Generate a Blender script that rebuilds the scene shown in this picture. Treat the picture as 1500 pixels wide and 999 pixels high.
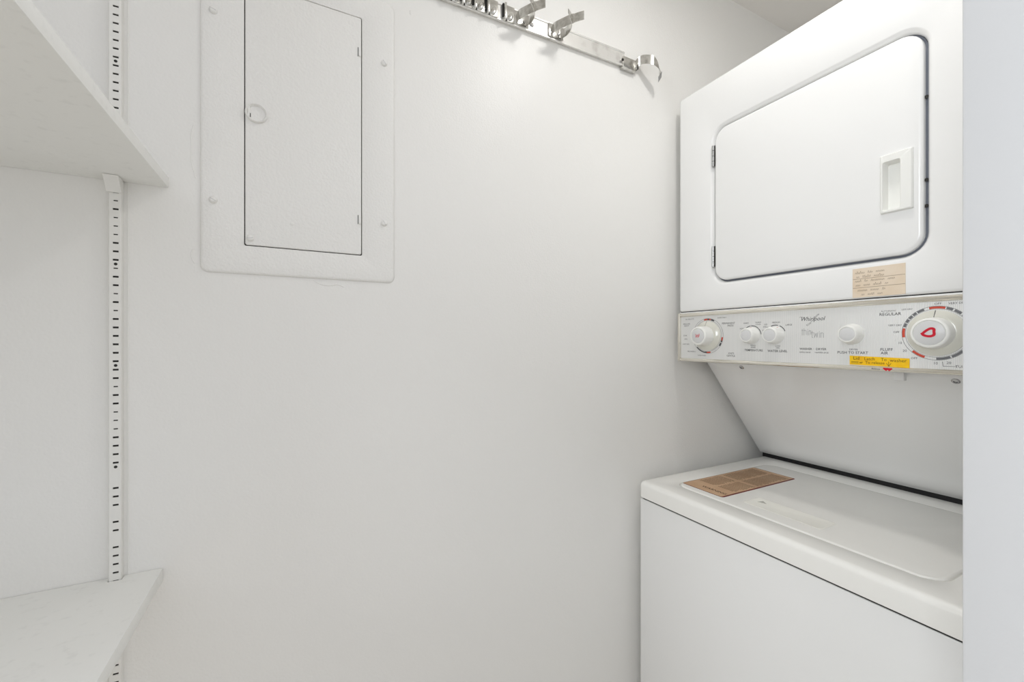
import bpy, bmesh, math, random
from mathutils import Vector, Matrix
random.seed(7)
PI = math.pi
for o in list(bpy.data.objects):
    bpy.data.objects.remove(o)
S = bpy.context.scene
C = S.collection
ZC = 1.168            # camera height; shapes below are written with z measured from the camera's level
CAMY = -0.85

# ------------------------------------------------------------------ camera
cd = bpy.data.cameras.new('camera')
cam = bpy.data.objects.new('camera', cd)
C.objects.link(cam)
cd.sensor_width = 36.0
cd.lens = 620.0 / 1500.0 * 36.0
cd.clip_start = 0.01
S.cycles.diffuse_bounces = 8
cam.location = (0, CAMY, ZC)
cam.rotation_euler = (PI / 2, 0, -math.atan(318 / 620))
S.camera = cam

# ------------------------------------------------------------------ world, exposure
w = bpy.data.worlds.new('world')
S.world = w
w.use_nodes = True
bg = w.node_tree.nodes['Background']
bg.inputs[0].default_value = (0.95, 0.965, 1.0, 1)
bg.inputs[1].default_value = 0.87
# added fill light from the left, set behind an invented, unseen hallway window
WIN_W = 64.0
WY0, WY1, WZ0, WZ1 = -2.10, -0.30, 0.10, 1.50
al = bpy.data.lights.new('added_fill_light', 'AREA')
al.shape = 'RECTANGLE'
al.size, al.size_y = WY1 - WY0, WZ1 - WZ0
al.energy = WIN_W
al.color = (0.90, 0.95, 1.0)
wl = bpy.data.objects.new('added_fill_light', al)
C.objects.link(wl)
wl.location = (-2.56, (WY0 + WY1) / 2, ZC + (WZ0 + WZ1) / 2)
wl.rotation_euler = (PI / 2, 0, -PI / 2)
LAMP = (0.69, -0.50, 1.010)
LAMP_STRENGTH = 70.0
LAMP_COLOR = (1.0, 0.98, 0.95)
vs = S.view_settings
vs.view_transform = 'Standard'
vs.look = 'None'
vs.exposure = 0.06
vs.gamma = 1.0
vs.use_curve_mapping = False

# ------------------------------------------------------------------ materials
def lin(c):
    return tuple(((v / 255) / 12.92 if v / 255 <= 0.04045 else ((v / 255 + 0.055) / 1.055) ** 2.4) for v in c)

def mat(name, rgb, rough=0.5, metal=0.0, bump=None, coat=0.0, mottle=None, ior=1.45):
    m = bpy.data.materials.new(name)
    m.use_nodes = True
    nt = m.node_tree
    b = nt.nodes['Principled BSDF']
    col = (*lin(rgb), 1)
    b.inputs['Base Color'].default_value = col
    b.inputs['Roughness'].default_value = rough
    b.inputs['Metallic'].default_value = metal
    b.inputs['IOR'].default_value = ior
    b.inputs['Coat Weight'].default_value = coat
    b.inputs['Coat Roughness'].default_value = 0.08
    tc = nt.nodes.new('ShaderNodeTexCoord')
    if bump:
        prev = None
        for sc, st, dist in bump:
            n = nt.nodes.new('ShaderNodeTexNoise')
            n.inputs['Scale'].default_value = sc
            n.inputs['Detail'].default_value = 3
            nt.links.new(tc.outputs['Object'], n.inputs['Vector'])
            bp = nt.nodes.new('ShaderNodeBump')
            bp.inputs['Strength'].default_value = st
            bp.inputs['Distance'].default_value = dist
            nt.links.new(n.outputs['Fac'], bp.inputs['Height'])
            if prev:
                nt.links.new(prev.outputs['Normal'], bp.inputs['Normal'])
            prev = bp
        nt.links.new(prev.outputs['Normal'], b.inputs['Normal'])
    if mottle:
        sc, rgb2, lo, hi = mottle
        n = nt.nodes.new('ShaderNodeTexNoise')
        n.inputs['Scale'].default_value = sc
        n.inputs['Detail'].default_value = 5
        nt.links.new(tc.outputs['Object'], n.inputs['Vector'])
        r = nt.nodes.new('ShaderNodeValToRGB')
        r.color_ramp.elements[0].position = lo
        r.color_ramp.elements[1].position = hi
        r.color_ramp.elements[0].color = col
        r.color_ramp.elements[1].color = (*lin(rgb2), 1)
        nt.links.new(n.outputs['Fac'], r.inputs['Fac'])
        nt.links.new(r.outputs['Color'], b.inputs['Base Color'])
    return m

M = {}
M['wall'] = mat('wall_paint', (236, 235, 232), 0.37, bump=[(260, 0.22, 0.0022), (40, 0.12, 0.004)])
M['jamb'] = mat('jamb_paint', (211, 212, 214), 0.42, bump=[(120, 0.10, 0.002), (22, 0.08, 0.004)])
M['ceil'] = mat('ceiling_paint', (236, 233, 229), 0.6, bump=[(160, 0.08, 0.002)])
M['floor'] = mat('floor_vinyl', (216, 209, 198), 0.4, mottle=(14, (204, 196, 183), 0.3, 0.7))
M['panel'] = mat('panel_paint', (236, 235, 232), 0.38, bump=[(240, 0.45, 0.0028)])
M['shelf'] = mat('shelf_paint', (237, 237, 234), 0.5, bump=[(70, 0.10, 0.003), (300, 0.1, 0.001)],
                 mottle=(80, (231, 231, 228), 0.58, 0.72))
M['standard'] = mat('standard_paint', (233, 232, 228), 0.38, bump=[(260, 0.12, 0.0015)])
M['dark'] = mat('dark_steel', (38, 36, 33), 0.6)
M['black'] = mat('black_rubber', (14, 14, 16), 0.5)
M['scuff'] = mat('grey_scuff', (186, 185, 178), 0.6)
M['gap_shade'] = mat('gap_shade_grey', (104, 108, 118), 0.5)
M['enamel'] = mat('white_enamel', (238, 238, 237), 0.20, coat=0.3, bump=[(9, 0.03, 0.01)])
M['enamel_lid'] = mat('lid_enamel', (243, 242, 238), 0.22, coat=0.3, bump=[(350, 0.02, 0.0008)])
M['plastic'] = mat('white_plastic', (238, 238, 234), 0.35)
M['cap'] = mat('knob_cap_grey', (214, 214, 214), 0.30)
M['skirt'] = mat('clear_skirt_plastic', (214, 213, 203), 0.14, coat=0.6)
M['trim'] = mat('cream_chrome_trim', (232, 228, 218), 0.12, metal=0.95)
M['steel'] = mat('bright_zinc_steel', (218, 217, 213), 0.20, metal=0.95, mottle=(90, (180, 178, 172), 0.42, 0.7))
M['alu'] = mat('rail_aluminium', (238, 237, 234), 0.26, metal=0.5, mottle=(50, (214, 212, 207), 0.5, 0.72))
M['hinge'] = mat('hinge_steel', (190, 190, 190), 0.25, metal=1.0)
M['ink'] = mat('dark_print', (74, 74, 76), 0.6)
M['inkgrey'] = mat('grey_print', (112, 113, 116), 0.6)
M['red'] = mat('red_print', (206, 78, 58), 0.5)
M['marker'] = mat('red_marker', (204, 14, 44), 0.4)
M['pencil'] = mat('pencil', (150, 132, 112), 0.8)
M['paper'] = mat('aged_note_paper', (230, 215, 195), 0.8, mottle=(30, (224, 205, 180), 0.35, 0.7))
M['tape'] = mat('yellow_tape', (248, 202, 10), 0.45, mottle=(60, (240, 182, 0), 0.4, 0.7))
M['tapeink'] = mat('brown_pen', (120, 84, 8), 0.7)
M['label'] = mat('tan_label', (206, 172, 138), 0.5, mottle=(25, (196, 158, 124), 0.35, 0.7))
M['labelred'] = mat('label_border_red', (112, 34, 32), 0.5)
M['labelink'] = mat('label_ink', (92, 68, 46), 0.7)
M['beige'] = mat('aged_handle_plastic', (242, 241, 234), 0.35)
M['porcelain'] = mat('porcelain', (235, 235, 230), 0.2)

# console face: silver white with fine vertical ribs
def console_mat():
    m = mat('ribbed_console', (224, 224, 222), 0.30, metal=0.10)
    nt = m.node_tree
    b = nt.nodes['Principled BSDF']
    tc = nt.nodes['Texture Coordinate']
    wv = nt.nodes.new('ShaderNodeTexWave')
    wv.bands_direction = 'Y'
    wv.inputs['Scale'].default_value = 2 * PI / 20 / 0.0021 
    nt.links.new(tc.outputs['Object'], wv.inputs['Vector'])
    bp = nt.nodes.new('ShaderNodeBump')
    bp.inputs['Strength'].default_value = 0.35
    bp.inputs['Distance'].default_value = 0.0006
    nt.links.new(wv.outputs['Fac'], bp.inputs['Height'])
    nt.links.new(bp.outputs['Normal'], b.inputs['Normal'])
    r = nt.nodes.new('ShaderNodeMix')
    r.data_type = 'RGBA'
    r.inputs['A'].default_value = (*lin((212, 213, 212)), 1)
    r.inputs['B'].default_value = (*lin((232, 231, 228)), 1)
    nt.links.new(wv.outputs['Fac'], r.inputs['Factor'])
    nt.links.new(r.outputs['Result'], b.inputs['Base Color'])
    return m
M['console'] = console_mat()

def emit_mat(name, col, st):
    m = bpy.data.materials.new(name)
    m.use_nodes = True
    b = m.node_tree.nodes['Principled BSDF']
    b.inputs['Base Color'].default_value = (0.9, 0.9, 0.9, 1)
    b.inputs['Emission Color'].default_value = (*col, 1)
    b.inputs['Emission Strength'].default_value = st
    return m
M['bulb'] = emit_mat('lit_globe', LAMP_COLOR, LAMP_STRENGTH)

# ------------------------------------------------------------------ helpers
ORG = {}

def fin(name, bm, m, parent=None, smooth=40, label=None, cat=None, group=None, kind=None, origin=None):
    """link a bmesh (z from camera level) as ONE mesh object, as a thing or as a part of parent"""
    bmesh.ops.remove_doubles(bm, verts=bm.verts, dist=1e-6)
    bmesh.ops.recalc_face_normals(bm, faces=bm.faces)
    for v in bm.verts:
        v.co.z += ZC
    if parent is not None:
        org = ORG[parent.name]
    elif origin is not None:
        org = Vector(origin)
    else:
        xs = [v.co.x for v in bm.verts]; ys = [v.co.y for v in bm.verts]; zs = [v.co.z for v in bm.verts]
        org = Vector(((min(xs) + max(xs)) / 2, (min(ys) + max(ys)) / 2, min(zs)))
    for v in bm.verts:
        v.co -= org
    if smooth:
        lim = math.radians(smooth)
        for f in bm.faces:
            f.smooth = True
        for e in bm.edges:
            e.smooth = not (len(e.link_faces) != 2 or e.calc_face_angle(0) > lim)
    me = bpy.data.meshes.new(name)
    bm.to_mesh(me)
    bm.free()
    me.materials.append(m)
    o = bpy.data.objects.new(name, me)
    C.objects.link(o)
    ORG[o.name] = org
    if parent is not None:
        o.parent = parent
    else:
        o.location = org
    tag(o, label, cat, group, kind)
    return o

def tag(o, label=None, cat=None, group=None, kind=None):
    if label: o['label'] = label
    if cat: o['category'] = cat
    if group: o['group'] = group
    if kind: o['kind'] = kind

def thing(name, loc, label, cat, group=None):
    o = bpy.data.objects.new(name, None)
    o.empty_display_size = 0.05
    C.objects.link(o)
    o.location = loc
    ORG[o.name] = Vector(loc)
    tag(o, label, cat, group)
    return o

def box(bm, x0, x1, y0, y1, z0, z1, r=0, seg=2):
    g = bmesh.ops.create_cube(bm, size=1)
    vs_ = g['verts']
    for v in vs_:
        v.co = Vector((x0 if v.co.x < 0 else x1, y0 if v.co.y < 0 else y1, z0 if v.co.z < 0 else z1))
    if r:
        es = list({e for v in vs_ for e in v.link_edges})
        bmesh.ops.bevel(bm, geom=es, offset=r, segments=seg, profile=0.5, affect='EDGES')
    return bm

def nb():
    return bmesh.new()

def loft(bm, loops, cap0=False, cap1=False, closed=True):
    rows = [[bm.verts.new(p) for p in L] for L in loops]
    n = len(rows[0])
    for a, b in zip(rows, rows[1:]):
        for i in range(n if closed else n - 1):
            j = (i + 1) % n
            try:
                bm.faces.new((a[i], a[j], b[j], b[i]))
            except ValueError:
                pass
    if cap0: bm.faces.new(rows[0][::-1])
    if cap1: bm.faces.new(rows[-1])
    return rows

def rrect(a0, a1, b0, b1, r, n=6):
    """rounded rectangle as 2-D points, always 4*(n+1) of them"""
    P = []
    for cx, cy, s in ((a1 - r, b1 - r, 0), (a0 + r, b1 - r, 1), (a0 + r, b0 + r, 2), (a1 - r, b0 + r, 3)):
        for k in range(n + 1):
            t = (s + k / n) * PI / 2
            P.append((cx + r * math.cos(t), cy + r * math.sin(t)))
    return P

def X_(pts, x): return [(x, a, b) for a, b in pts]
def Y_(pts, y): return [(a, y, b) for a, b in pts]
def Z_(pts, z): return [(a, b, z) for a, b in pts]

def circ(n, r, cy=0, cz=0):
    return [(cy + r * math.cos(2 * PI * k / n), cz + r * math.sin(2 * PI * k / n)) for k in range(n)]

def lathe_x(bm, prof, cy, cz, n=48, knurl=0.0):
    """profile [(x, r)...] turned round the x axis through (cy, cz), capped at the last ring"""
    loops = []
    for x, r in prof:
        L = []
        for k in range(n):
            t = 2 * PI * k / n
            rr = r * (1 + (knurl if k % 2 else 0)) if knurl else r
            L.append((x, cy + rr * math.cos(t), cz + rr * math.sin(t)))
        loops.append(L)
    loft(bm, loops, cap0=True, cap1=True)

def lathe_y(bm, prof, cx, cz, n=24):
    loops = [[(cx + r * math.cos(2 * PI * k / n), y, cz + r * math.sin(2 * PI * k / n)) for k in range(n)] for y, r in prof]
    loft(bm, loops, cap0=True, cap1=True)

def lathe_z(bm, prof, cx, cy, n=32):
    loops = [[(cx + r * math.cos(2 * PI * k / n), cy + r * math.sin(2 * PI * k / n), z) for k in range(n)] for z, r in prof]
    loft(bm, loops, cap0=True, cap1=True)

def smooth_pts(P, n=6):
    """Catmull-Rom through 3-D points"""
    P = [Vector(p) for p in P]
    Q = [2 * P[0] - P[1]] + P + [2 * P[-1] - P[-2]]
    out = []
    for i in range(1, len(Q) - 2):
        a, b, c, d = Q[i - 1:i + 3]
        for k in range(n):
            t = k / n
            out.append(0.5 * ((2 * b) + (c - a) * t + (2 * a - 5 * b + 4 * c - d) * t * t + (3 * b - a - 3 * c + d) * t ** 3))
    out.append(P[-1])
    return out

def strip(bm, P, W, th):
    """a bent metal strip: centre line P, half-width vectors W, thickness th"""
    n = len(P)
    loops = []
    for i in range(n):
        t = (P[min(i + 1, n - 1)] - P[max(i - 1, 0)]).normalized()
        nn = t.cross(W[i]).normalized() * th / 2
        loops.append([P[i] + W[i] + nn, P[i] - W[i] + nn, P[i] - W[i] - nn, P[i] + W[i] - nn])
    loft(bm, loops, cap0=True, cap1=True)

def tube(bm, P, r, n=6):
    P = [Vector(p) for p in P]
    loops = []
    for i in range(len(P)):
        t = (P[min(i + 1, len(P) - 1)] - P[max(i - 1, 0)]).normalized()
        a = t.orthogonal().normalized()
        b = t.cross(a)
        rr = r[i] if isinstance(r, (list, tuple)) else r
        loops.append([P[i] + a * rr * math.cos(2 * PI * k / n) + b * rr * math.sin(2 * PI * k / n) for k in range(n)])
    loft(bm, loops, cap0=True, cap1=True)

# flat print: 2-D strokes or letters laid on a plane given by origin o and axes ex, ey (en = outward normal)
def strokes(bm, lines, width, o, ex, ey, en, th=0.00012):
    o, ex, ey, en = Vector(o), Vector(ex), Vector(ey), Vector(en)
    hh = th
    for L in lines:
        for (x0, y0), (x1, y1) in zip(L, L[1:]):
            dx, dy = x1 - x0, y1 - y0
            l = math.hypot(dx, dy)
            if l < 1e-9: continue
            ux, uy = dx / l * width / 2, dy / l * width / 2
            q = [(x0 - ux - uy, y0 - uy + ux), (x0 - ux + uy, y0 - uy - ux), (x1 + ux + uy, y1 + uy - ux), (x1 + ux - uy, y1 + uy + ux)]
            g = [bm.verts.new(o + ex * a + ey * b + en * hh) for a, b in q]
            bm.faces.new(g)
            hh += 3e-6

def letters(bm, txt, size, o, ex, ey, en, align='CENTER', shear=0.0, sx=1.0, th=0.00012, weight=0.0):
    cu = bpy.data.curves.new('t', 'FONT')
    cu.body = txt
    cu.size = 1.0
    cu.align_x = align
    cu.align_y = 'CENTER'
    cu.shear = shear
    cu.resolution_u = 2
    cu.offset = weight
    ob = bpy.data.objects.new('t', cu)
    C.objects.link(ob)
    bpy.context.view_layer.update()
    me = bpy.data.meshes.new_from_object(ob.evaluated_get(bpy.context.evaluated_depsgraph_get()))
    bpy.data.objects.remove(ob)
    bpy.data.curves.remove(cu)
    o, ex, ey, en = Vector(o), Vector(ex), Vector(ey), Vector(en)
    vsx = [bm.verts.new(o + ex * (v.co.x * size * sx) + ey * (v.co.y * size) + en * th) for v in me.vertices]
    for p in me.polygons:
        try:
            bm.faces.new([vsx[i] for i in p.vertices])
        except ValueError:
            pass
    bpy.data.meshes.remove(me)

def sector(bm, r0, r1, a0, a1, o, ex, ey, en, th=0.0002, step=4):
    """annular sector, angles in degrees clockwise from the top"""
    o, ex, ey, en = Vector(o), Vector(ex), Vector(ey), Vector(en)
    n = max(1, int(abs(a1 - a0) / step))
    prev = None
    for k in range(n + 1):
        t = math.radians(a0 + (a1 - a0) * k / n)
        d = ex * math.sin(t) + ey * math.cos(t)
        cur = (bm.verts.new(o + d * r0 + en * th), bm.verts.new(o + d * r1 + en * th))
        if prev: bm.faces.new((prev[0], prev[1], cur[1], cur[0]))
        prev = cur

# ------------------------------------------------------------------ the closet
XL, XR = -2.40, 1.50
CEIL = 1.048
def struct(name, bm, m, **k):
    return fin(name, bm, m, kind='structure', **k)

back = struct('wall_back', box(nb(), XL, XR, 0, 0.10, -ZC, CEIL + 0.1), M['wall'], label='white painted wall carrying the breaker panel and tool rail')
struct('wall_right', box(nb(), XR, XR + 0.1, -0.82, 0.10, -ZC, CEIL + 0.1), M['wall'], label='white wall behind the stacked laundry unit')
bm = nb()
HT = 1.75
box(bm, XL - 0.1, XL, WY1, 0.10, -ZC, HT); box(bm, XL - 0.1, XL, -2.6, WY0, -ZC, HT)
box(bm, XL - 0.1, XL, WY0, WY1, -ZC, WZ0); box(bm, XL - 0.1, XL, WY0, WY1, WZ1, HT)
wleft = struct('wall_left', bm, M['wall'], label='white hallway wall with an added window, left of the shelves')
struct('added_partition', box(nb(), -0.83, -0.75, -0.62, 0, -ZC, CEIL, r=0.002), M['wall'], label='added unseen white wall that keeps side light off the shelf wall')  # unseen partition, added to block the fill light on the left
win = thing('added_window_1', (XL, (WY0 + WY1) / 2, ZC + WZ0), 'added unseen white window for the fill light, in the hallway wall', None)  # window made up to hold the fill light
win['kind'] = 'structure'
for y0, y1, z0, z1 in ((WY0, WY1, WZ0, WZ0 + 0.05), (WY0, WY1, WZ1 - 0.05, WZ1), (WY0, WY0 + 0.05, WZ0 + 0.05, WZ1 - 0.05), (WY1 - 0.05, WY1, WZ0 + 0.05, WZ1 - 0.05), (-1.22, -1.18, WZ0 + 0.05, WZ1 - 0.05)):
    bm = nb(); box(bm, XL - 0.08, XL - 0.02, y0, y1, z0, z1); fin('added_window_frame', bm, M['jamb'], win)
struct('ceiling', box(nb(), XL, XR, -0.82, 0, CEIL, CEIL + 0.1), M['ceil'], label='white closet ceiling')
struct('floor', box(nb(), XL - 1.5, XR + 1.5, -3.5, 0.1, -ZC - 0.08, -ZC), M['floor'], label='pale closet and hallway floor')
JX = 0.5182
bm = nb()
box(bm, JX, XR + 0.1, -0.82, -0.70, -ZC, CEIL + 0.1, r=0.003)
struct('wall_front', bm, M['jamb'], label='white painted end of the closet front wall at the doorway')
# old paint ridges and drips on the back wall
def ridge(pts, r):
    bm = nb()
    P = smooth_pts([(x, -0.0002, z) for x, z in pts], 4)
    tube(bm, P, r)
    fin('paint_ridge', bm, M['wall'], back)
ridge([(-0.1465, 0.352), (-0.150, 0.335), (-0.1495, 0.315), (-0.1505, 0.295), (-0.148, 0.283), (-0.1455, 0.272), (-0.1440, 0.266)], 0.0008)
ridge([(-0.1475, 0.150), (-0.150, 0.143), (-0.1490, 0.134), (-0.1455, 0.127)], 0.0009)
ridge([(0.030, 0.110), (0.042, 0.104), (0.056, 0.102), (0.070, 0.105), (0.082, 0.101)], 0.0008)
ridge([(-0.2285, 0.60), (-0.2285, 0.2), (-0.2288, -0.1), (-0.2285, -0.36)], 0.0009)
ridge([(0.206, 0.664), (0.2065, 0.656)], 0.0012)

# ------------------------------------------------------------------ ceiling lamp (above the frame)
lamp = thing('ceiling_light', (LAMP[0], LAMP[1], CEIL + ZC), 'round flush white ceiling light in front of the dryer', 'lamp')
bm = nb(); lathe_z(bm, [(CEIL - 0.0005, 0.082), (CEIL - 0.010, 0.082), (CEIL - 0.026, 0.076), (LAMP[2] - 0.002, 0.066), (LAMP[2] - 0.002, 0.061), (LAMP[2] + 0.002, 0.060)], LAMP[0], LAMP[1], 40); fin('housing', bm, M['porcelain'], lamp)
bm = nb(); lathe_z(bm, [(LAMP[2] + 0.0018, 0.0598), (LAMP[2] + 0.0002, 0.0598), (LAMP[2] - 0.0004, 0.055)], LAMP[0], LAMP[1], 40); fin('lens', bm, M['bulb'], lamp)

# ------------------------------------------------------------------ stacked washer and dryer
YA, YB = -0.025, -0.631            # wall side, doorway side
WX, DX, BX = 0.7926, 0.9396, 1.46  # washer front, dryer front, back
ZT = -0.3597                       # washer top
EY, EZ, EN = (0, -1, 0), (0, 0, 1), (-1, 0, 0)    # reading directions on the front faces

app = thing('stacked_washer_dryer', ((WX + BX) / 2, (YA + YB) / 2, 0), 'white stacked top-load washer with front dryer above, standing against the wall', 'laundry unit')

# washer cabinet
bm = nb(); box(bm, WX + 0.005, BX, YB, YA, -ZC + 0.012, -0.4065, r=0.0015)
body = fin('washer_cabinet', bm, M['enamel'], app)
bm = nb(); box(bm, WX + 0.0070, BX - 0.02, YB + 0.008, YA - 0.008, -0.408, -0.400)
fin('top_seam', bm, M['black'], app)
for fx in (WX + 0.05, BX - 0.05):
    for fy in (YA - 0.05, YB + 0.05):
        bm = nb(); lathe_z(bm, [(-ZC, 0.018), (-ZC + 0.006, 0.018), (-ZC + 0.007, 0.008), (-ZC + 0.014, 0.008)], fx, fy, 16)
        fin('foot', bm, M['black'], app)

# washer top with the lid opening
bm = nb()
oL = lambda d: rrect(WX + d, BX - d, YB + d, YA - d, 0.010, 6)
LX0, LX1, LY0, LY1 = 0.8500, 1.2330, -0.5840, -0.0880
iL = lambda d: rrect(LX0 - d, LX1 + d, LY0 - d, LY1 + d, 0.034 + d, 6)
loops = [Z_(oL(0.001), -0.4015), Z_(oL(0), -0.4005)]
for k in range(6):
    t = k / 5 * PI / 2
    rr = 0.011
    loops.append(Z_(oL(rr * (1 - math.cos(t))), ZT - rr + rr * math.sin(t)))
loops += [Z_(iL(0.0035), ZT), Z_(iL(0.0018), ZT - 0.0008), Z_(iL(0.0010), ZT - 0.0045), Z_(iL(-0.004), ZT - 0.006)]
loft(bm, loops, cap0=True)
top = fin('washer_top', bm, M['enamel_lid'], app)

# lid with a finger recess at the front edge
bm = nb()
HX0, HX1, HY0, HY1 = 0.8900, 0.9480, -0.4020, -0.2430
hL = lambda d: rrect(HX0 + d, HX1 - d, HY0 + d, HY1 - d, 0.004, 6)
loft(bm, [Z_(iL(-0.0012), ZT - 0.0065), Z_(iL(-0.0012), ZT - 0.0018), Z_(iL(-0.0020), ZT - 0.0004), Z_(iL(-0.0034), ZT + 0.0004),
          Z_(iL(-0.006), ZT + 0.0006), Z_(hL(0), ZT + 0.0006), Z_(hL(0.0008), ZT - 0.0012)], cap0=True)
lid = fin('washer_lid', bm, M['enamel_lid'], app)
bm = nb(); loft(bm, [Z_(hL(0.0006), ZT - 0.003), Z_(hL(0.0006), ZT + 0.0004), Z_(hL(0.0012), ZT + 0.0008), Z_(hL(0.0030), ZT + 0.0008), Z_(hL(0.0050), ZT + 0.0002)], cap0=True, cap1=True)
fin('finger_pull', bm, M['beige'], lid, label='aged cream finger pull')
bm = nb()
f = [bm.verts.new(p) for p in ((0.935, -0.262, ZT), (0.925, -0.276, ZT), (0.920, -0.258, ZT))]
bm.faces.new(f)
r = bmesh.ops.extrude_face_region(bm, geom=bm.faces[:])
for v in r['geom']:
    if isinstance(v, bmesh.types.BMVert): v.co.z += 0.0006
fin('chip_mark', bm, M['scuff'], lid)

# instruction label on the lid
zl = ZT + 0.0008
bm = nb(); lb = lambda d: rrect(0.872 + d * 0.7, 1.160 - d * 0.8, -0.207 + d * 1.6, -0.093 - d * 0.5, 0.006 - d, 4)
loft(bm, [Z_(lb(0), ZT + 0.0004), Z_(lb(0), zl)], cap0=True, cap1=True)
lab = fin('instruction_label', bm, M['labelred'], lid, label='tan printed instruction label with dark red border')
bm = nb(); loft(bm, [Z_(lb(0.0030), ZT + 0.0004), Z_(lb(0.0030), zl + 0.0002)], cap0=True, cap1=True)
fin('label_face', bm, M['label'], lab)
bm = nb()
rng = random.Random(3)
UX, UY, UZ = (1, 0, 0), (0, 1, 0), (0, 0, 1)
for (x0, x1, y0, y1, step) in ((0.930, 1.005, -0.147, -0.100, 0.0052), (1.020, 1.145, -0.147, -0.100, 0.0055), (0.930, 1.005, -0.198, -0.153, 0.0052), (1.020, 1.145, -0.198, -0.153, 0.0055)):
    x = x0
    while x < x1:
        y = y1 - rng.random() * 0.003
        while y > y0 + 0.005:
            l = rng.uniform(0.003, 0.010)
            strokes(bm, [[(x, y), (x, max(y - l, y0))]], 0.0017, (0, 0, zl + 0.0002), UX, UY, UZ)
            y -= l + 0.0022
        x += step
fin('small_print', bm, M['labelink'], lab)
bm = nb(); letters(bm, 'WARNING', 0.0135, (0.897, -0.166, zl + 0.0002), (0, -1, 0), (1, 0, 0), UZ, weight=0.02)
fin('heading', bm, M['labelink'], lab)

# support column with the sloping splash panel under the dryer
bm = nb()
prof = [(1.0528, -0.058), (1.3000, -0.346), (BX, -0.346), (BX, -0.058)]
loft(bm, [[(x, YA, z) for x, z in prof], [(x, YB, z) for x, z in prof]], cap0=True, cap1=True)
col = fin('support_column', bm, M['enamel'], app)
bm = nb(); box(bm, 1.303, BX, YB + 0.004, YA - 0.004, ZT - 0.001, -0.344)
fin('black_gasket', bm, M['black'], app, label='black gap seal behind the washer top')
sd = Vector((1.3000 - 1.0528, 0, -0.346 + 0.058)).normalized()       # down the slope
sn = Vector((sd.z, 0, -sd.x))                                          # outward (towards the front and up)
if sn.x > 0: sn = -sn
def slope_pt(s, y, h=0.0):
    p = Vector((1.0528, 0, -0.058)) + sd * s + sn * h
    return (p.x, y, p.z)
SL = math.hypot(1.3000 - 1.0528, 0.288)
bm = nb(); sq = lambda d, hh: [slope_pt(a, b, hh) for a, b in rrect(0.000 + d, SL - d - 0.001, YB + d, YA - d, 0.002, 6)]
ip = lambda d, hh: [slope_pt(a, b, hh) for a, b in rrect(0.030 + d, SL - 0.055 - d, YB + 0.075 + d, YA - 0.095 - d, 0.03, 6)]
loft(bm, [sq(0, -0.001), sq(0, 0.0022), sq(0.0012, 0.0032), ip(-0.004, 0.0032), ip(0.002, 0.0020)], cap0=True, cap1=True)
splash = fin('splash_panel', bm, M['enamel'], col)
for s, y in ((0.013, -0.126), (0.016, -0.536)):
    bm = nb()
    ey_ = Vector((0, 1, 0))
    c0 = Vector(slope_pt(s, y, 0.003))
    loops = []
    for hgt, rad in ((0, 0.0062), (0.0015, 0.0060), (0.0026, 0.0045), (0.0026, 0.0030), (0.0010, 0.0026)):
        loops.append([c0 + sn * hgt + sd * rad * math.cos(2 * PI * k / 16) + ey_ * rad * math.sin(2 * PI * k / 16) for k in range(16)])
    loft(bm, loops, cap0=True, cap1=True)
    fin('screw', bm, M['hinge'], splash, label='dark steel screw')
bm = nb(); p0 = slope_pt(0.004, -0.461)
box(bm, p0[0] - 0.012, p0[0], -0.469, -0.453, p0[2] - 0.016, p0[2] + 0.006, r=0.001)
fin('catch_tab', bm, M['enamel'], splash)

# dryer cabinet: front with a moulded door opening
bm = nb()
ZD0, ZD1 = 0.0790, 0.6593
dL = lambda d: rrect(YB + d, YA - d, ZD0 + d, ZD1 - d, 0.006, 8)
OY0, OY1, OZ0, OZ1 = -0.5335, -0.1330, 0.1490, 0.5310
aL = lambda d, r=0.034: rrect(OY0 - d, OY1 + d, OZ0 - d, OZ1 + d, max(r + d, 0.002), 8)
loops = [X_(dL(0), BX), X_(dL(0), DX + 0.006)]
for k in range(1, 5):
    t = k / 4 * PI / 2
    loops.append(X_(dL(0.006 * (1 - math.cos(t))), DX + 0.006 - 0.006 * math.sin(t)))
loops += [X_(aL(0.0110), DX), X_(aL(0.0085), DX + 0.0010), X_(aL(0.0055), DX + 0.0040), X_(aL(0.0026), DX + 0.0090), X_(aL(0.0018), DX + 0.018), X_(aL(-0.02, 0.04), DX + 0.019)]
loft(bm, loops, cap0=True, cap1=True)
dry = fin('dryer_cabinet', bm, M['enamel'], app)

# dryer door with hinges, handle and button marks
bm = nb()
PY0, PY1, PZ0, PZ1 = -0.5030, -0.4800, 0.2325, 0.3170
pL = lambda d, r=0.003: rrect(PY0 - d, PY1 + d, PZ0 - d, PZ1 + d, r, 8)
loops = [X_(aL(-0.0018), DX + 0.014), X_(aL(-0.0018), DX + 0.0050)]
for k in range(1, 6):
    t = k / 5 * PI / 2
    loops.append(X_(aL(-0.0018 - 0.006 * (1 - math.cos(t))), DX + 0.0050 - 0.0050 * math.sin(t)))
loops += [X_(pL(0.001), DX), X_(pL(0.0), DX + 0.012)]
loft(bm, loops, cap0=True, cap1=True)
door = fin('dryer_door', bm, M['enamel'], app)
bm = nb(); loft(bm, [X_(aL(0.0016), DX + 0.0178), X_(aL(0.0016), DX + 0.0125), X_(aL(-0.006), DX + 0.0125), X_(aL(-0.006), DX + 0.0178)]); fin('door_gap_shade', bm, M['gap_shade'], dry)  # grey ring standing in for the shade in the door gap
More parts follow.
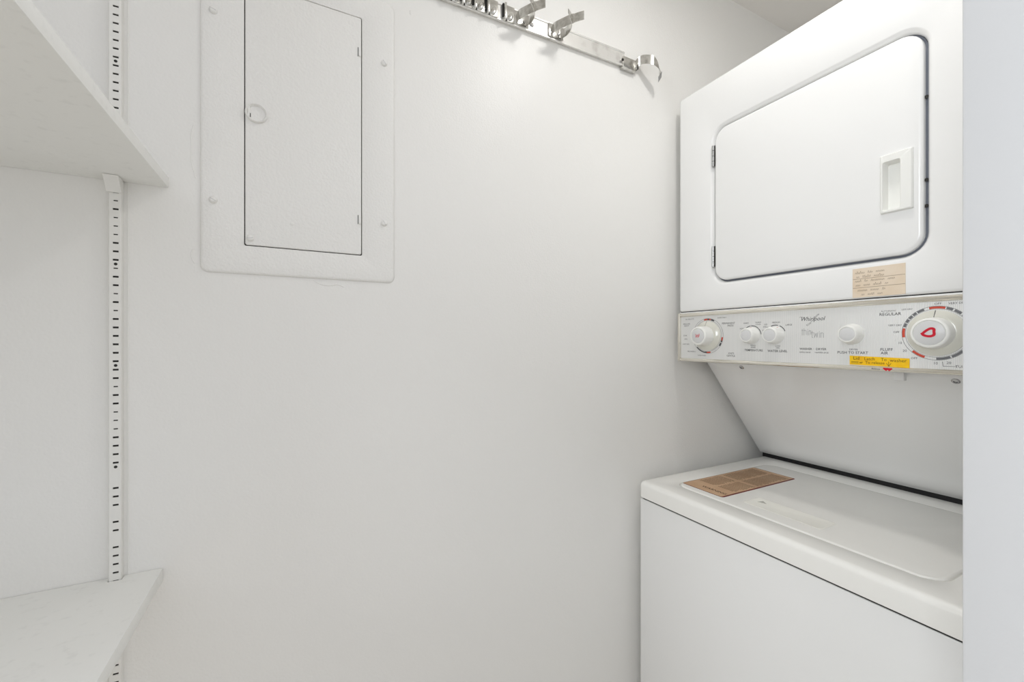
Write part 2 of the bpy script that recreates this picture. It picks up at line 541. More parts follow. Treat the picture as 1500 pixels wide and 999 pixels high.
# handle: a raised frame round a pocket, the doorway side is a wide sloped grip
bm = nb()
hO = lambda d: rrect(-0.5205 + d, -0.4745 - d, 0.2270 + d, 0.3315 - d, 0.002, 8)
loft(bm, [X_(hO(0), DX + 0.0002), X_(hO(0.0005), DX - 0.0040), X_(hO(0.0020), DX - 0.0055), X_(pL(0.0012), DX - 0.0055), X_(pL(0.0), DX - 0.003), X_(pL(-0.0015), DX + 0.010)], cap1=True)
fin('handle', bm, M['plastic'], door, label='white moulded plastic pull handle with a pocket')
for zh in (0.4660, 0.2130):
    hg = None
    bm = nb()
    for k in range(4):
        z0 = zh - 0.026 + k * 0.0132
        P = [(DX - 0.0005, -0.1312, z0), (DX - 0.0005, -0.1312, z0 + 0.0122)]
        tube(bm, P, 0.0034, 10)
    hg = fin('hinge', bm, M['hinge'], door, label='bright steel knuckle hinge')
    bm = nb(); box(bm, DX + 0.0003, DX + 0.0015, -0.1360, -0.1305, zh - 0.026, zh + 0.026); fin('hinge_leaf', bm, M['dark'], hg)
for zh in (0.412, 0.272, 0.228):
    bm = nb(); lathe_x(bm, [(DX + 0.0085, 0.0030), (DX + 0.0078, 0.0030), (DX + 0.0078, 0.0015)], -0.5340, zh, 12); fin('door_screw', bm, M['dark'], dry)

# console
K0, K1 = -0.0545, 0.0745
bm = nb(); box(bm, DX + 0.002, DX + 0.115, YB, YA + 0.001, K0 + 0.001, K1 + 0.003, r=0.001)
con = fin('console_housing', bm, M['enamel'], app)
FX = DX - 0.0005
bm = nb(); box(bm, FX, DX + 0.004, YB + 0.004, YA - 0.006, K0 + 0.007, K1 - 0.008)
face = fin('console_face', bm, M['console'], app, label='silver white ribbed control panel with printed dials')
def trimbar(z0, z1, y0, y1, name):
    bm = nb()
    prof = [(DX + 0.006, z0), (DX - 0.0015, z0), (DX - 0.0040, z0 + (z1 - z0) * 0.25), (DX - 0.0046, z0 + (z1 - z0) * 0.55), (DX - 0.0030, z0 + (z1 - z0) * 0.9), (DX - 0.0005, z1), (DX + 0.006, z1)]
    loft(bm, [[(x, y1, z) for x, z in prof], [(x, y0, z) for x, z in prof]], cap0=True, cap1=True)
    fin(name, bm, M['trim'], app, smooth=60)
trimbar(K1 - 0.0095, K1, YB, YA, 'upper_trim')
trimbar(K0, K0 + 0.0085, YB, YA, 'lower_trim')
bm = nb(); box(bm, DX - 0.0050, DX + 0.006, YA - 0.0065, YA + 0.0012, K0 - 0.0005, K1 + 0.0005, r=0.0012); fin('end_trim', bm, M['trim'], app)
bm = nb(); box(bm, DX + 0.004, BX - 0.02, YB + 0.003, YA - 0.003, K1 + 0.002, ZD0 + 0.003); fin('upper_seam', bm, M['black'], app)

CZ = 0.013
def O(y, z, x=None): return (FX if x is None else x, y, z)
def pr(name, items, m, parent=None):
    for it in items:
        txt, y, z, size = it[:4]
        kw = it[4] if len(it) > 4 else {}
        bm = nb()
        letters(bm, txt, size, O(y, z), EY, EZ, EN, **kw)
        fin(name, bm, m, parent or face, smooth=None)

def dial(y, L, rk, ring, cap_r, letter, lab):
    bm = nb()
    lathe_x(bm, [(FX, 0.0375), (FX - 0.0025, 0.0375), (FX - 0.0050, 0.0340), (FX - 0.0075, 0.0300), (FX - 0.0095, rk + 0.002)], y, CZ, 64)
    d = fin('dial', bm, M['skirt'], app, label=lab)
    bm = nb()
    xe = FX - L
    lathe_x(bm, [(FX - 0.0085, rk + 0.001), (FX - 0.014, rk), (xe + 0.003, rk - 0.0007), (xe + 0.0010, rk - 0.0014), (xe, rk - 0.0032), (xe, cap_r + 0.0006), (xe + 0.0014, cap_r)], y, CZ, 96, knurl=0.008)
    kb = fin('knob_grip', bm, M['plastic'], d, smooth=50)
    bm = nb(); lathe_x(bm, [(xe + 0.0016, cap_r - 0.0006), (xe + 0.0003, cap_r - 0.0006), (xe - 0.0002, cap_r - 0.0014)], y, CZ, 64); fin('knob_cap', bm, M['cap'], d)
    bm = nb(); strokes(bm, letter, 0.0036 if len(letter) == 1 else 0.0013, (xe - 0.0002, y, CZ), EY, EZ, EN); fin('marker_letter', bm, M['marker'], d, smooth=None)
    bm = nb(); a = Vector((FX - 0.0032, y, CZ + 0.0372)); b = Vector((FX - 0.0098, y, CZ + rk + 0.001))
    tube(bm, [a, b], 0.0005); fin('pointer_line', bm, M['ink'], d)
    for m_, segs in ring:
        for r0, r1, a0, a1 in segs:
            bm = nb()
            sector(bm, r0, r1, a0, a1, O(y, CZ), EY, EZ, EN)
            fin('ring_mark', bm, m_, face, smooth=None)
    return d

# left dial (washer)
R1, R2 = 0.0405, 0.0440
thin_ring = [(0.0396, 0.0400, 0, 360), (0.0442, 0.0447, 0, 360)]
W_ = [[(-0.0055, 0.004), (-0.0040, -0.0040), (-0.0010, 0.0030), (0.0015, -0.0040), (0.0048, 0.0045)], [(0.0048, 0.0045), (0.0046, -0.001)]]
dial(-0.115, 0.037, 0.0240, [(M['ink'], thin_ring + [(R1, R2, 0, 6), (R1, R2, 14, 27), (R1, R2, 106, 112), (R1, R2, 115, 126), (R1, R2, 183, 190), (R1 + 0.001, R2, 190, 228)]),
      (M['red'], [(R1, R2, -14, 0), (R1, R2, 6, 13), (R1, R2, 95, 106), (R1, R2, 168, 183)])], 0.0185, W_, 'washer timer dial marked with a red W')
# right dial (dryer): a hand drawn red ring
D_ = [[(p.x, p.y) for p in smooth_pts([(x_, y_, 0) for x_, y_ in [(-0.0080, -0.0010), (-0.0030, 0.0040), (0.0020, 0.0070), (0.0058, 0.0060), (0.0062, 0.0020), (0.0060, -0.0030), (0.0020, -0.0052), (-0.0030, -0.0048), (-0.0066, -0.0030), (-0.0080, -0.0010)]], 4)]]
dk = []
for a0, a1 in ((17, 28), (31, 44), (47, 60), (63, 78), (110, 130), (132.5, 154), (156.5, 180), (-75, -66), (-64, -56), (-54, -46), (-44, -36), (-34, -21)):
    dk.append((R1, R2, a0, a1))
dial(-0.549, 0.028, 0.0250, [(M['ink'], thin_ring), (M['inkgrey'], dk), (M['red'], [(R1, R2, -12, 15), (R1, R2, -99, -78), (R1, R2, -160, -135)])], 0.0200, D_, 'dryer timer dial marked with a red ring')

def knob(y, L, rb, rf, lab):
    bm = nb(); xe = FX - L
    lathe_x(bm, [(FX, rb + 0.0012), (FX - 0.0022, rb + 0.0010), (FX - 0.0035, rb), (xe + 0.006, rf + 0.0016), (xe + 0.0018, rf + 0.0004), (xe, rf - 0.001), (xe, rf - 0.0024), (xe + 0.0012, rf - 0.0028)], y, CZ, 48)
    k = fin('control_knob', bm, M['plastic'], app, label=lab)
    bm = nb(); lathe_x(bm, [(xe + 0.0014, rf - 0.0030), (xe + 0.0004, rf - 0.0030), (xe, rf - 0.0038)], y, CZ, 40); fin('knob_cap', bm, M['cap'], k)
    return k
k1 = knob(-0.233, 0.023, 0.0178, 0.0155, 'white temperature knob')
k2 = knob(-0.287, 0.023, 0.0178, 0.0158, 'white water level knob')
k3 = knob(-0.4305, 0.019, 0.0185, 0.0155, 'white push to start knob')
for y, segs in ((-0.233, [(-42, -8), (-4, 44), (46, 84)]), (-0.287, [(-52, -38), (-26, 14), (24, 68)])):
    for a0, a1 in segs:
        bm = nb()
        sector(bm, 0.0212, 0.0228, a0, a1, O(y, CZ), EY, EZ, EN)
        fin('ring_mark', bm, M['ink'], face, smooth=None)
for k, y, a in ((k1, -0.233, 0), (k2, -0.287, 22)):
    bm = nb()
    t = math.radians(a)
    q = lambda r, t_: (FX - 0.0030 - (0.0178 - r) * 3.5, y - r * math.sin(t_), CZ + r * math.cos(t_))
    tube(bm, [q(0.0184, t), q(0.0172, t)], 0.0007)
    tube(bm, [q(0.0182, t - 0.35), q(0.0176, t - 0.05)], 0.0006)
    fin('pointer_mark', bm, M['red'], k)

pr('lettering', [
    ('ALL DELICATE', -0.060, 0.058, 0.0042), ('REGULAR\nHEAVY', -0.050, 0.043, 0.0052, {}), ('SOAK', -0.0455, 0.0145, 0.0046), ('SPIN', -0.0475, 0.0050, 0.0046),
    ('LIGHT SOIL', -0.0485, -0.0085, 0.0042), ('PRE-WASH 2', -0.066, -0.0280, 0.0048), ('SUPER WASH', -0.0980, -0.0375, 0.0042),
    ('KNITS ONLY', -0.1560, 0.0575, 0.0042), ('PERMANENT', -0.1735, 0.0430, 0.0062), ('PRESS', -0.1790, 0.0370, 0.0062), ('KNITS', -0.1810, -0.0300, 0.0056), ('GENTLE', -0.1800, -0.0360, 0.0062),
    ('HOT', -0.2080, 0.0290, 0.0046), ('WARM', -0.2185, 0.0415, 0.0042), ('WARM\nCOLD', -0.2480, 0.0400, 0.0044), ('COLD', -0.2615, 0.0240, 0.0034),
    ('LO', -0.2655, 0.0370, 0.0050), ('SMALL', -0.2650, 0.0315, 0.0040), ('MEDIUM', -0.2880, 0.0405, 0.0046), ('LARGE', -0.3150, 0.0345, 0.0046)], M['ink'])
pr('lettering', [('WASH\nRINSE', -0.2360, -0.0125, 0.0044), ('TEMPERATURE', -0.2370, -0.0215, 0.0066, {'weight': 0.012}),
    ('LOAD\nSIZE', -0.2920, -0.0130, 0.0042), ('WATER LEVEL', -0.2910, -0.0222, 0.0068, {'weight': 0.012}),
    ('WASHER', -0.3490, -0.0165, 0.0060, {'weight': 0.012}), ('·', -0.3640, -0.0165, 0.0080), ('DRYER', -0.3775, -0.0165, 0.0062, {'weight': 0.012}),
    ('SIMPLE BASE', -0.3475, -0.0235, 0.0040), ('HAMPER BASE', -0.3785, -0.0235, 0.0040),
    ('DRYER', -0.4330, -0.0162, 0.0046), ('PUSH TO START', -0.4310, -0.0222, 0.0068, {'weight': 0.008}),
    ('AUTOMATIC', -0.4860, 0.0532, 0.0038), ('REGULAR', -0.4880, 0.0475, 0.0072, {'weight': 0.008}), ('FLUFF', -0.4830, -0.0155, 0.0070, {'weight': 0.008}), ('AIR', -0.4800, -0.0218, 0.0070, {'weight': 0.008})], M['ink'])
pr('lettering', [('LESS DRY', -0.5115, 0.0545, 0.0036), ('OFF', -0.5510, 0.0610, 0.0050), ('VERY DRY', -0.5740, 0.0605, 0.0046), ('VERY DRY', -0.4950, 0.0275, 0.0042), ('OFF', -0.4970, 0.0155, 0.0048),
    ('10', -0.5020, -0.0035, 0.0056), ('20', -0.5085, -0.0170, 0.0058), ('OFF', -0.5210, -0.0295, 0.0050), ('10', -0.5480, -0.0368, 0.0058), ('20', -0.5640, -0.0355, 0.0058), ('30', -0.5830, -0.0270, 0.0058), ('TUMBLE PRESS', -0.5900, -0.0410, 0.0058)], M['ink'])
bm = nb(); strokes(bm, [[(0, 0), (0.0006, -0.007), (0.016, -0.0070)]], 0.0006, O(-0.5565, -0.0340), EY, EZ, EN); fin('leader_line', bm, M['ink'], face, smooth=None)

# maker's script and model name
bm = nb()
letters(bm, 'Whirlpool', 0.0118, O(-0.3610, 0.0450), EY, EZ, EN, shear=0.32, sx=0.92, weight=0.004)
strokes(bm, [[(-0.0235, 0.0050), (-0.0215, 0.0062), (-0.0150, 0.0050)], [(-0.0080, -0.0125), (-0.0100, -0.0110), (-0.0030, -0.0070), (0.0060, 0.0020), (0.0130, 0.0090), (0.0140, 0.0105), (0.0115, 0.0100), (0.0060, 0.0045)],
             [(-0.0080, -0.0125), (-0.0010, -0.0075)]], 0.0005, O(-0.3600, 0.0440), EY, EZ, EN)
fin('maker_script', bm, M['ink'], face, smooth=None)
bm = nb()
th_ = [[(0, 0), (0, 0.0130)], [(-0.0012, 0.0098), (0.0022, 0.0098)], [(0.0036, 0), (0.0036, 0.0140)], [(0.0036, 0.0085), (0.0050, 0.0100), (0.0072, 0.0100), (0.0078, 0.0080), (0.0078, 0.0010)],
       [(0.0108, 0.0), (0.0108, 0.0090)], [(0.0108, 0.0110), (0.0108, 0.0122)], [(0.0132, 0.0), (0.0132, 0.0095)], [(0.0132, 0.0080), (0.0150, 0.0096), (0.0165, 0.0085), (0.0168, 0.0010)]]
tw_ = [[(0.0192, 0.0085), (0.0192, -0.0045), (0.0210, -0.0055)], [(0.0175, 0.0050), (0.0215, 0.0050)], [(0.0228, 0.0050), (0.0238, -0.0050), (0.0262, 0.0040), (0.0282, -0.0050), (0.0296, 0.0050)],
       [(0.0325, -0.0050), (0.0325, 0.0045)], [(0.0325, 0.0065), (0.0325, 0.0075)], [(0.0352, -0.0050), (0.0352, 0.0045)], [(0.0352, 0.0030), (0.0375, 0.0046), (0.0395, 0.0035), (0.0398, -0.0050)]]
strokes(bm, th_ + tw_, 0.00055, O(-0.3420, 0.0120), EY, EZ, EN)
fin('model_script', bm, M['inkgrey'], face, smooth=None)
# red marker spot on the lower trim
bm = nb(); letters(bm, 'Balance', 0.0042, (DX - 0.0046, -0.4690, K0 + 0.0042), EY, EZ, EN); fin('lettering', bm, M['inkgrey'], con, smooth=None)
bm = nb()
strokes(bm, [[(0, 0.0012), (0.0030, -0.0014), (0.0050, 0.0010), (0.0075, -0.0016), (0.0105, 0.0012)], [(0.0005, 0.0012), (0.0100, 0.0010)]], 0.0026, (DX - 0.0047, -0.4810, K0 + 0.0042), EY, EZ, EN)
fin('marker_spot', bm, M['marker'], con, smooth=None, label='red marker spot on the lower trim')

# ------------------------------------------------------------------ notes stuck on the machine
note = None
bm = nb()
box(bm, DX - 0.0007, DX - 0.0001, -0.5095, -0.4315, 0.0815, 0.1355)
note = fin('handwritten_note', bm, M['paper'], None, label='aged beige handwritten paper note taped under the dryer door', cat='note', origin=(DX, -0.47, ZC + 0.0815))
rng = random.Random(11)
def cursive(x, y, n, h):
    L = []
    for i in range(n * 4):
        t = i / 4
        a = i % 4
        up = h * (1.9 if rng.random() < 0.10 else 1.0)
        L.append((x + t * h * 0.95 + (0.15 * h if a in (1, 2) else 0), y + (0, up * 0.9, up * 0.75, 0.05 * h)[a] + rng.uniform(-0.1, 0.1) * h))
    return L
bm = nb()
for row, (xs, words) in enumerate(((0.004, (6, 3, 5)), (0.006, (2, 5, 6)), (0.004, (4, 2, 8, 4)), (0.005, (3, 4, 5, 2)), (0.008, (6, 5, 2)), (0.014, (2, 4, 3)))):
    x = xs
    y = 0.0440 - row * 0.0083 + 0.0006 * row % 0.002
    for n in words:
        strokes(bm, [cursive(x, y, n, 0.0027)], 0.00042, (DX - 0.0007, -0.4315, 0.0815), EY, EZ, EN)
        x += n * 0.0027 * 0.95 + 0.0045
fin('handwriting', bm, M['pencil'], note, smooth=None)
bm = nb()
for z in (0.0175, 0.0340): box(bm, DX - 0.0009, DX - 0.0006, -0.5090, -0.4320, 0.0815 + z, 0.0815 + z + 0.0006)
fin('fold_crease', bm, M['pencil'], note)

bm = nb()
loft(bm, [[(x, -0.4270, -0.0445), (x, -0.5150, -0.0462), (x, -0.5150, -0.0300), (x, -0.4270, -0.0277)] for x in (FX - 0.0002, FX - 0.0007)], cap0=True, cap1=True)
tape = fin('yellow_tape_label', bm, M['tape'], None, label='yellow tape label with handwritten lid latch note on the control panel', cat='label', origin=(FX, -0.471, ZC - 0.046))
bm = nb()
TX = FX - 0.0007
tk = dict(align='LEFT', weight=0.004)
letters(bm, 'Lid', 0.0085, (TX, -0.4325, -0.0325), EY, EZ, EN, **tk)
letters(bm, 'Latch', 0.0075, (TX, -0.4500, -0.0330), EY, EZ, EN, **tk)
letters(bm, 'To', 0.0075, (TX, -0.4750, -0.0335), EY, EZ, EN, **tk)
letters(bm, 'washer', 0.0080, (TX, -0.4880, -0.0345), EY, EZ, EN, **tk)
letters(bm, 'To release', 0.0068, (TX, -0.4515, -0.0398), EY, EZ, EN, **tk)
strokes(bm, [[(0, 0.0012), (0.011, 0.001)], [(0, -0.0012), (0.011, -0.0014)], [(0.013, 0), (0.0175, 0.0004)], [(0.013, -0.0012), (0.0165, -0.001)]], 0.0008, (TX, -0.4300, -0.0400), EY, EZ, EN)
strokes(bm, [[(0, 0.0040), (0, -0.0040)], [(-0.0032, 0.0012), (0, -0.0040), (0.0032, 0.0012)]], 0.0007, (TX, -0.4865, -0.0410), EY, EZ, EN)
fin('handwriting', bm, M['tapeink'], tape, smooth=None)

# ------------------------------------------------------------------ breaker panel on the wall
PX0, PX1, PZ0_, PZ1_ = -0.1383, 0.1745, 0.1135, 0.6600
pan = thing('breaker_panel', (0.018, 0, PZ0_ + ZC), 'white painted metal breaker panel cover with a small latched door', 'breaker panel')
QX0, QX1, QZ0, QZ1 = -0.0760, 0.1130, 0.1628, 0.6127
cL = lambda d: rrect(PX0 + d, PX1 - d, PZ0_ + d, PZ1_ - d, 0.012, 5)
gL = lambda d: rrect(QX0 + d, QX1 - d, QZ0 + d, QZ1 - d, 0.003, 5)
bm = nb()
loft(bm, [Y_(cL(0), -0.0001), Y_(cL(0.0006), -0.0022), Y_(cL(0.0025), -0.0040), Y_(cL(0.006), -0.0046), Y_(gL(-0.0016), -0.0046), Y_(gL(-0.0008), -0.0040), Y_(gL(-0.0005), -0.0012)], cap1=False)
cov = fin('cover_plate', bm, M['panel'], pan)
bm = nb(); loft(bm, [Y_(gL(-0.004), -0.0004), Y_(gL(-0.004), -0.0010)], cap0=True, cap1=True); fin('door_gap', bm, M['dark'], pan)
bm = nb()
loft(bm, [Y_(gL(0.0009), -0.0011), Y_(gL(0.0009), -0.0040), Y_(gL(0.0018), -0.0052), Y_(gL(0.004), -0.0055)], cap0=True, cap1=True)
pd = fin('panel_door', bm, M['panel'], pan)
# flush half-moon latch
bm = nb(); lx, lz = -0.0585, 0.3890
loops = []
for y, s in ((-0.0050, 1.04), (-0.0098, 1.0), (-0.0108, 0.93), (-0.0095, 0.84), (-0.0066, 0.76), (-0.0060, 0.5)):
    loops.append([(lx + 0.0165 * s * math.cos(2 * PI * k / 32), y, lz + 0.0158 * s * math.sin(2 * PI * k / 32)) for k in range(32)])
loft(bm, loops, cap0=True, cap1=True)
lat = fin('latch', bm, M['panel'], pd)
bm = nb(); box(bm, lx - 0.0125, lx - 0.0095, -0.0095, -0.0058, lz - 0.0075, lz + 0.0105, r=0.0008); fin('latch_tongue', bm, M['panel'], lat)
bm = nb(); box(bm, lx - 0.0095, lx - 0.0083, -0.0066, -0.0055, lz - 0.0085, lz - 0.0015); fin('latch_gap', bm, M['dark'], lat)
for z in (0.5466, 0.2294):
    bm = nb(); box(bm, 0.1068, 0.1118, -0.0078, -0.0050, z - 0.0085, z + 0.0085, r=0.0012); hgp = fin('hinge', bm, M['panel'], pd)
    bm = nb(); box(bm, 0.1056, 0.1068, -0.0058, -0.0050, z - 0.0085, z + 0.0085); fin('hinge_gap', bm, M['ink'], hgp)
def screw(x, z, y0, r, parent, ang):
    bm = nb()
    lathe_y(bm, [(y0, r * 1.08), (y0 - 0.0026, r), (y0 - 0.0046, r * 0.78), (y0 - 0.0054, r * 0.4)], x, z, 18)
    s = fin('screw', bm, M['panel'], parent)
    bm = nb()
    ca, sa = math.cos(ang), math.sin(ang)
    P = [Vector((x - r * 0.75 * ca, y0 - 0.0050, z - r * 0.75 * sa)), Vector((x + r * 0.75 * ca, y0 - 0.0050, z + r * 0.75 * sa))]
    tube(bm, P, 0.0008); fin('screw_slot', bm, M['cap'], s)
for x, z, a in ((-0.1198, 0.5449, -0.3), (-0.1198, 0.2326, -0.5), (0.1542, 0.5394, -0.9), (0.1542, 0.2287, -1.0)):
    screw(x, z, -0.0044, 0.0058, cov, a)
screw(-0.0677, 0.1749, -0.0052, 0.0055, pd, 0.2)
bm = nb(); lathe_y(bm, [(-0.0052, 0.0034), (-0.0062, 0.0026), (-0.0066, 0.0010)], -0.0043, 0.2074, 14); fin('paint_blob', bm, M['panel'], pd)

# ------------------------------------------------------------------ slotted shelf standard
SX0, SX1, SH = -0.2480, -0.2335, 0.0125
std = thing('shelf_standard', ((SX0 + SX1) / 2, 0, ZC - 0.75), 'white painted slotted metal shelf standard screwed upright to the wall', 'shelf standard')
bm = nb()
pitch, zs0 = 0.0127, 0.0712
xs0, xs1 = -0.2430, -0.2362
zlo, zhi = -0.75, 0.80
rows, holes = [zlo], []
missing = {-21, -22, -26, -29}
rng = random.Random(5)
k = -63
slots = []
while zs0 + k * pitch < zhi - 0.02:
    z = zs0 + k * pitch
    if z > zlo + 0.02 and k not in missing:
        small = rng.random() < 0.2 and k < 14
        hh = 0.0009 if small else 0.0014
        sh = 0.0008 if small else 0.0
        slots.append((z - hh, z + hh, xs0 + sh, xs1 - sh))
    k += 1
def quad(bm, *p): bm.faces.new([bm.verts.new(q) for q in p])
yF = -SH
prev = zlo
for z0, z1, a0, a1 in slots:
    quad(bm, (SX0 + 0.001, yF, prev), (SX1 - 0.001, yF, prev), (SX1 - 0.001, yF, z0), (SX0 + 0.001, yF, z0))
    quad(bm, (SX0 + 0.001, yF, z0), (a0, yF, z0), (a0, yF, z1), (SX0 + 0.001, yF, z1))
    quad(bm, (a1, yF, z0), (SX1 - 0.001, yF, z0), (SX1 - 0.001, yF, z1), (a1, yF, z1))
    for (p, q) in (((a0, z0), (a1, z0)), ((a1, z0), (a1, z1)), ((a1, z1), (a0, z1)), ((a0, z1), (a0, z0))):
        quad(bm, (p[0], yF, p[1]), (q[0], yF, q[1]), (q[0], yF + 0.0014, q[1]), (p[0], yF + 0.0014, p[1]))
    prev = z1
quad(bm, (SX0 + 0.001, yF, prev), (SX1 - 0.001, yF, prev), (SX1 - 0.001, yF, zhi), (SX0 + 0.001, yF, zhi))
for xa, xb, xc in ((SX1 - 0.001, SX1, SX1), (SX0 + 0.001, SX0, SX0)):
    quad(bm, (xa, yF, zlo), (xb, yF + 0.001, zlo), (xb, yF + 0.001, zhi), (xa, yF, zhi))
    quad(bm, (xb, yF + 0.001, zlo), (xc, 0, zlo), (xc, 0, zhi), (xb, yF + 0.001, zhi))
fin('channel', bm, M['standard'], std, smooth=None)
bm = nb(); box(bm, SX0 + 0.0015, SX1 - 0.0015, -SH + 0.0020, -0.0005, zlo, zhi); fin('channel_core', bm, M['dark'], std, label='bare steel core coloured dark for the shade inside the slots')  # core darkened to stand for the shade in the hollow channel
for kk in (27.5, 3.5, -8.5, -20.5, 15.5):
    bm = nb(); z = zs0 + kk * pitch
    lathe_y(bm, [(yF + 0.001, 0.0021), (yF - 0.0003, 0.0021), (yF - 0.0003, 0.0012)], (xs0 + xs1) / 2, z, 14); fin('screw_hole', bm, M['dark'], std)

# shelves and their bracket noses
ZU, ZLW = 0.2440, -0.3595
SE = -0.1790
def shelf(zb, zt, xe, tag_):
    bm = nb()
    # a notch behind for the standard keeps the board against the wall
    a0, a1, d = SX0 - 0.0012, SX1 + 0.0012, -SH - 0.0012
    pts = [(-1.10, -0.0008), (a0, -0.0008), (a0, d), (a1, d), (a1, -0.0008), (xe, -0.0008), (xe, -0.50), (-1.10, -0.50)]
    b_ = bmesh.new()
    pts = [(max(x, -0.749), y) for x, y in pts]
    fv = [b_.verts.new((x, y, zb)) for x, y in pts]
    fc = b_.faces.new(fv)
    r_ = bmesh.ops.extrude_face_region(b_, geom=[fc])
    for v in r_['geom']:
        if isinstance(v, bmesh.types.BMVert): v.co.z = zt
    es = [e for e in b_.edges if all(abs(v.co.x - xe) < 1e-6 for v in e.verts) or all(abs(v.co.y + 0.5) < 1e-6 for v in e.verts)]
    bmesh.ops.bevel(b_, geom=es, offset=0.0012, segments=2, profile=0.5, affect='EDGES')
    return fin('shelf_board', b_, M['shelf'], None, label=tag_, cat='shelf', group='white shelf boards')
shelf(ZU, ZU + 0.0165, SE, 'upper white painted shelf board seen from below')
shelf(ZLW - 0.0195, ZLW, -0.1860, 'lower white painted shelf board seen from above')
def bracket(zt, lab):
    bm = nb()
    x0, x1 = SX0 - 0.001, SX1 + 0.002
    prof = [(-SH - 0.0006, zt - 0.0215), (-SH - 0.0045, zt - 0.0215), (-SH - 0.0200, zt - 0.0006), (-SH - 0.0006, zt - 0.0006)]
    loft(bm, [[(x0, y, z) for y, z in prof], [(x1, y, z) for y, z in prof]], cap0=True, cap1=True)
    br = fin('shelf_bracket', bm, M['standard'], None, label=lab, cat='bracket', group='shelf brackets')
    return br
bracket(ZU, 'small white bracket nose under the upper shelf on the standard')
bracket(ZLW - 0.0195, 'small white bracket nose under the lower shelf on the standard')

# ------------------------------------------------------------------ tool rail with spring clips
rail = thing('tool_rail', (0.5, 0, ZC + 0.705), 'long bright metal tool rail screwed high on the wall', 'tool rail')
RX0, RX1 = 0.16, 0.758
def rz(x): return 0.7045 + (x - 0.26) * 0.010
bm = nb()
prof = [(-0.0002, 0.0030), (-0.0085, 0.0000), (-0.0105, 0.0004), (-0.0106, 0.0030), (-0.0090, 0.0042), (-0.0088, 0.0330), (-0.0104, 0.0342), (-0.0104, 0.0370), (-0.0085, 0.0385), (-0.0002, 0.0385)]
loft(bm, [[(x, y, rz(x) + z) for y, z in prof] for x in (RX0, RX1)], cap0=True, cap1=True)
rb = fin('rail_channel', bm, M['alu'], rail, smooth=25)
for x in (0.482, 0.22):
    bm = nb(); lathe_y(bm, [(-0.0084, 0.0050), (-0.0100, 0.0048), (-0.0112, 0.0030)], x, rz(x) + 0.016, 16); s_ = fin('screw', bm, M['hinge'], rail)
    bm = nb(); tube(bm, [Vector((x - 0.003, -0.0110, rz(x) + 0.013)), Vector((x + 0.003, -0.0110, rz(x) + 0.019))], 0.0007); fin('screw_slot', bm, M['dark'], s_)
bm = nb(); box(bm, 0.749, 0.794, -0.0145, -0.0004, rz(0.775) - 0.006, rz(0.775) + 0.0225, r=0.0012); ep = fin('end_plate', bm, M['steel'], rail)
bm = nb(); lathe_y(bm, [(-0.0133, 0.0036), (-0.0150, 0.0030), (-0.0152, 0.0012)], 0.7480, rz(0.755) + 0.012, 12); fin('rivet', bm, M['dark'], ep)

def vec(L): return [Vector(p) for p in L]
# crossing-jaw spring clip; local x = along the rail, y = out from the wall, z = up
def jaw_clip(dx, dz, k, lab, sc=1.0):
    th = 0.0011
    zc = 0.7265 + dz
    A = [(0.536, -0.0110), (0.5345, -0.022), (0.5395, -0.034), (0.5460, -0.046), (0.5530, -0.0580), (0.5590, -0.0660), (0.5650, -0.0740), (0.5735, -0.0840)]
    B = [(0.549, -0.0110), (0.5600, -0.013), (0.5665, -0.0225), (0.5670, -0.036), (0.5640, -0.048), (0.5585, -0.0585), (0.5510, -0.0660), (0.5440, -0.0715), (0.5350, -0.0780)]
    f = lambda L: [(0.55 + (x - 0.55) * sc + dx, -0.011 + (y + 0.011) * sc, zc) for x, y in L]
    b0 = thing('spring_clip', (0.55 + dx, -0.0105, ZC + zc - 0.013), lab, 'clip', 'spring clips on the tool rail')
    bm = nb(); box(bm, 0.526 + dx, 0.566 + dx, -0.0122, -0.0106, zc - 0.0150, zc + 0.0150, r=0.0005); fin('base_plate', bm, M['steel'], b0)
    for nm, L, hw in (('left_jaw', A, 0.0105), ('right_jaw', B, 0.0100)):
        P = smooth_pts(f(L), 5)
        n = len(P)
        W = []
        for i in range(n):
            t = i / (n - 1)
            h = hw * (1.05 if t < 0.7 else 0.95)
            if nm == 'right_jaw' and t > 0.72: h = hw * (1 - (t - 0.72) / 0.28 * 0.55)
            W.append(Vector((0, 0, h)))
        bm = nb(); strip(bm, P, W, th); fin('jaw', bm, M['steel'], b0)
    bm = nb(); lathe_y(bm, [(-0.0120, 0.0036), (-0.0140, 0.0032), (-0.0146, 0.0012)], 0.5535 + dx, zc - 0.004, 12); fin('rivet', bm, M['hinge'], b0)
    return b0
jaw_clip(-0.094, -0.003, 0, 'crossed-jaw metal spring clip on the rail next to the folded clips', 0.9)
jaw_clip(0.0, 0.0, 1, 'crossed-jaw metal spring clip alone at the middle of the rail')

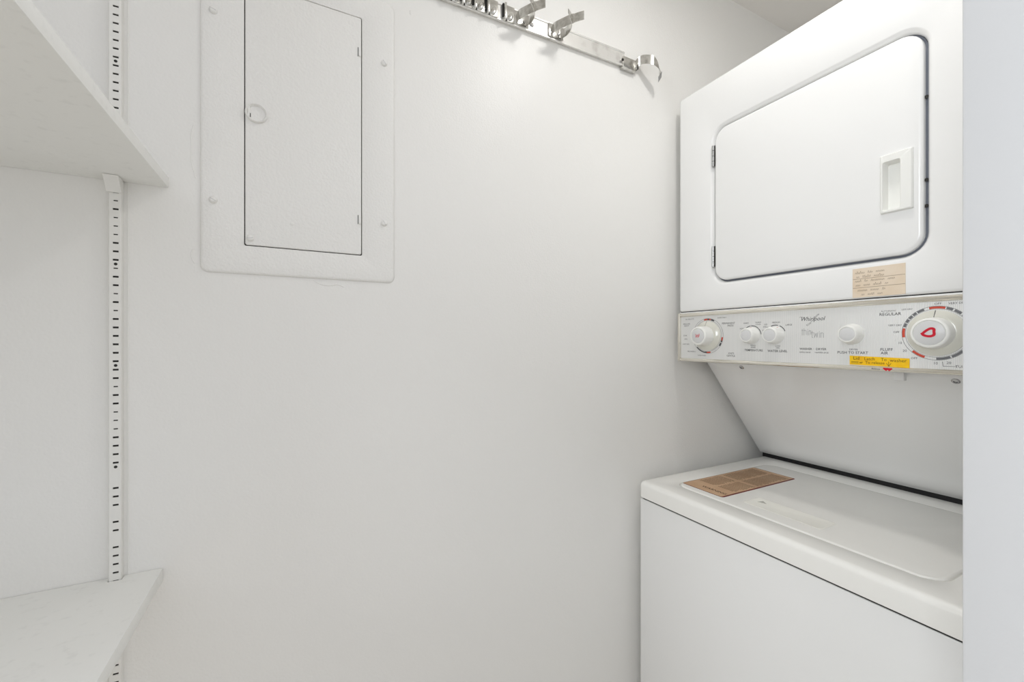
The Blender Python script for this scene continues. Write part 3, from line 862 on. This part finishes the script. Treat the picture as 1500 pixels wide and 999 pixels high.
# closed folded clips standing side by side on the left of the rail
def folded_clip(x, lab):
    zb = rz(x)
    c = thing('folded_clip', (x, -0.0105, ZC + zb), lab, 'clip', 'folded spring clips on the tool rail')
    bm = nb(); box(bm, x - 0.001, x + 0.0215, -0.0125, -0.0106, zb + 0.001, zb + 0.0365, r=0.0005); fin('base_plate', bm, M['steel'], c)
    # rib: a narrow strip folded up off the plate
    bm = nb(); box(bm, x - 0.0060, x - 0.0010, -0.0200, -0.0106, zb + 0.0005, zb + 0.0360, r=0.0008); fin('rib', bm, M['steel'], c)
    bm = nb(); box(bm, x - 0.0010, x + 0.0025, -0.0135, -0.0118, zb + 0.0010, zb + 0.0085); fin('slot', bm, M['dark'], c)
    bm = nb(); box(bm, x - 0.0082, x - 0.0060, -0.0150, -0.0106, zb + 0.0080, zb + 0.0360); fin('fold_gap', bm, M['dark'], c)
    # pressed bulge on the plate
    bm = nb()
    loops = []
    for y, s in ((-0.0122, 1.0), (-0.0142, 0.86), (-0.0153, 0.55), (-0.0156, 0.2)):
        loops.append([(x + 0.0115 + 0.0062 * s * math.cos(2 * PI * j / 20) + 0.0022 * s * math.sin(2 * PI * j / 20), y, zb + 0.0125 + 0.0100 * s * math.sin(2 * PI * j / 20)) for j in range(20)])
    loft(bm, loops, cap0=True, cap1=True); fin('pressed_bulge', bm, M['steel'], c)
    # curved arm reaching out from the wall
    if x < 0.39:
        P = smooth_pts([(x - 0.0035, -0.0190, zb + 0.030), (x - 0.0015, -0.030, zb + 0.031), (x - 0.0050, -0.042, zb + 0.030), (x - 0.0130, -0.0500, zb + 0.030), (x - 0.0230, -0.0500, zb + 0.030)], 5)
        bm = nb(); strip(bm, P, [Vector((0, 0, 0.0045))] * len(P), 0.0010); fin('arm', bm, M['steel'], c)
    return c
folded_clip(0.2875, 'leftmost folded metal clip on the tool rail, cut by the picture top')
folded_clip(0.3160, 'folded metal clip second from the left on the tool rail')
folded_clip(0.3435, 'folded metal clip third from the left on the tool rail')
folded_clip(0.3735, 'folded metal clip fourth from the left on the tool rail')
folded_clip(0.4145, 'folded metal clip touching the first crossed-jaw clip')

# curved hook at the right end of the rail
hk = thing('curved_hook', (0.7928, -0.012, ZC + 0.705), 'curved bright metal hook at the free right end of the rail', 'hook')
HP = [(0.7928, -0.0140, 0.7225), (0.8004, -0.0160, 0.7315), (0.8079, -0.022, 0.7351), (0.8151, -0.034, 0.7312), (0.8271, -0.043, 0.7257), (0.8404, -0.045, 0.7150), (0.8500, -0.0410, 0.7060), (0.8535, -0.0385, 0.7010)]
P = smooth_pts(HP, 6)
n = len(P)
W = []
for i in range(n):
    t = i / (n - 1)
    a = max(0.0, (t - 0.55) / 0.45)
    d = Vector((0.55 * a, 0.75 * a, 1 - 0.85 * a)).normalized()
    W.append(d * 0.0118)
bm = nb(); strip(bm, P, W, 0.0010); hb = fin('hook_band', bm, M['steel'], hk)
P = vec([(0.8535, -0.0385, 0.7010), (0.8550, -0.0365, 0.6955), (0.8565, -0.0345, 0.6890)])
bm = nb(); strip(bm, P, [Vector((-0.0042, 0.002, -0.0072)), Vector((-0.0044, 0.001, -0.0074)), Vector((-0.0044, 0.001, -0.0074))], 0.0010)
fin('lip', bm, M['hinge'], hb)
bm = nb(); box(bm, 0.7900, 0.8010, -0.0150, -0.0125, rz(0.79) + 0.001, rz(0.79) + 0.020, r=0.0006); fin('hook_foot', bm, M['steel'], hk)
bm = nb(); box(bm, 0.7965, 0.7995, -0.0160, -0.0085, rz(0.79) + 0.001, rz(0.79) + 0.012); fin('foot_gap', bm, M['dark'], hk)
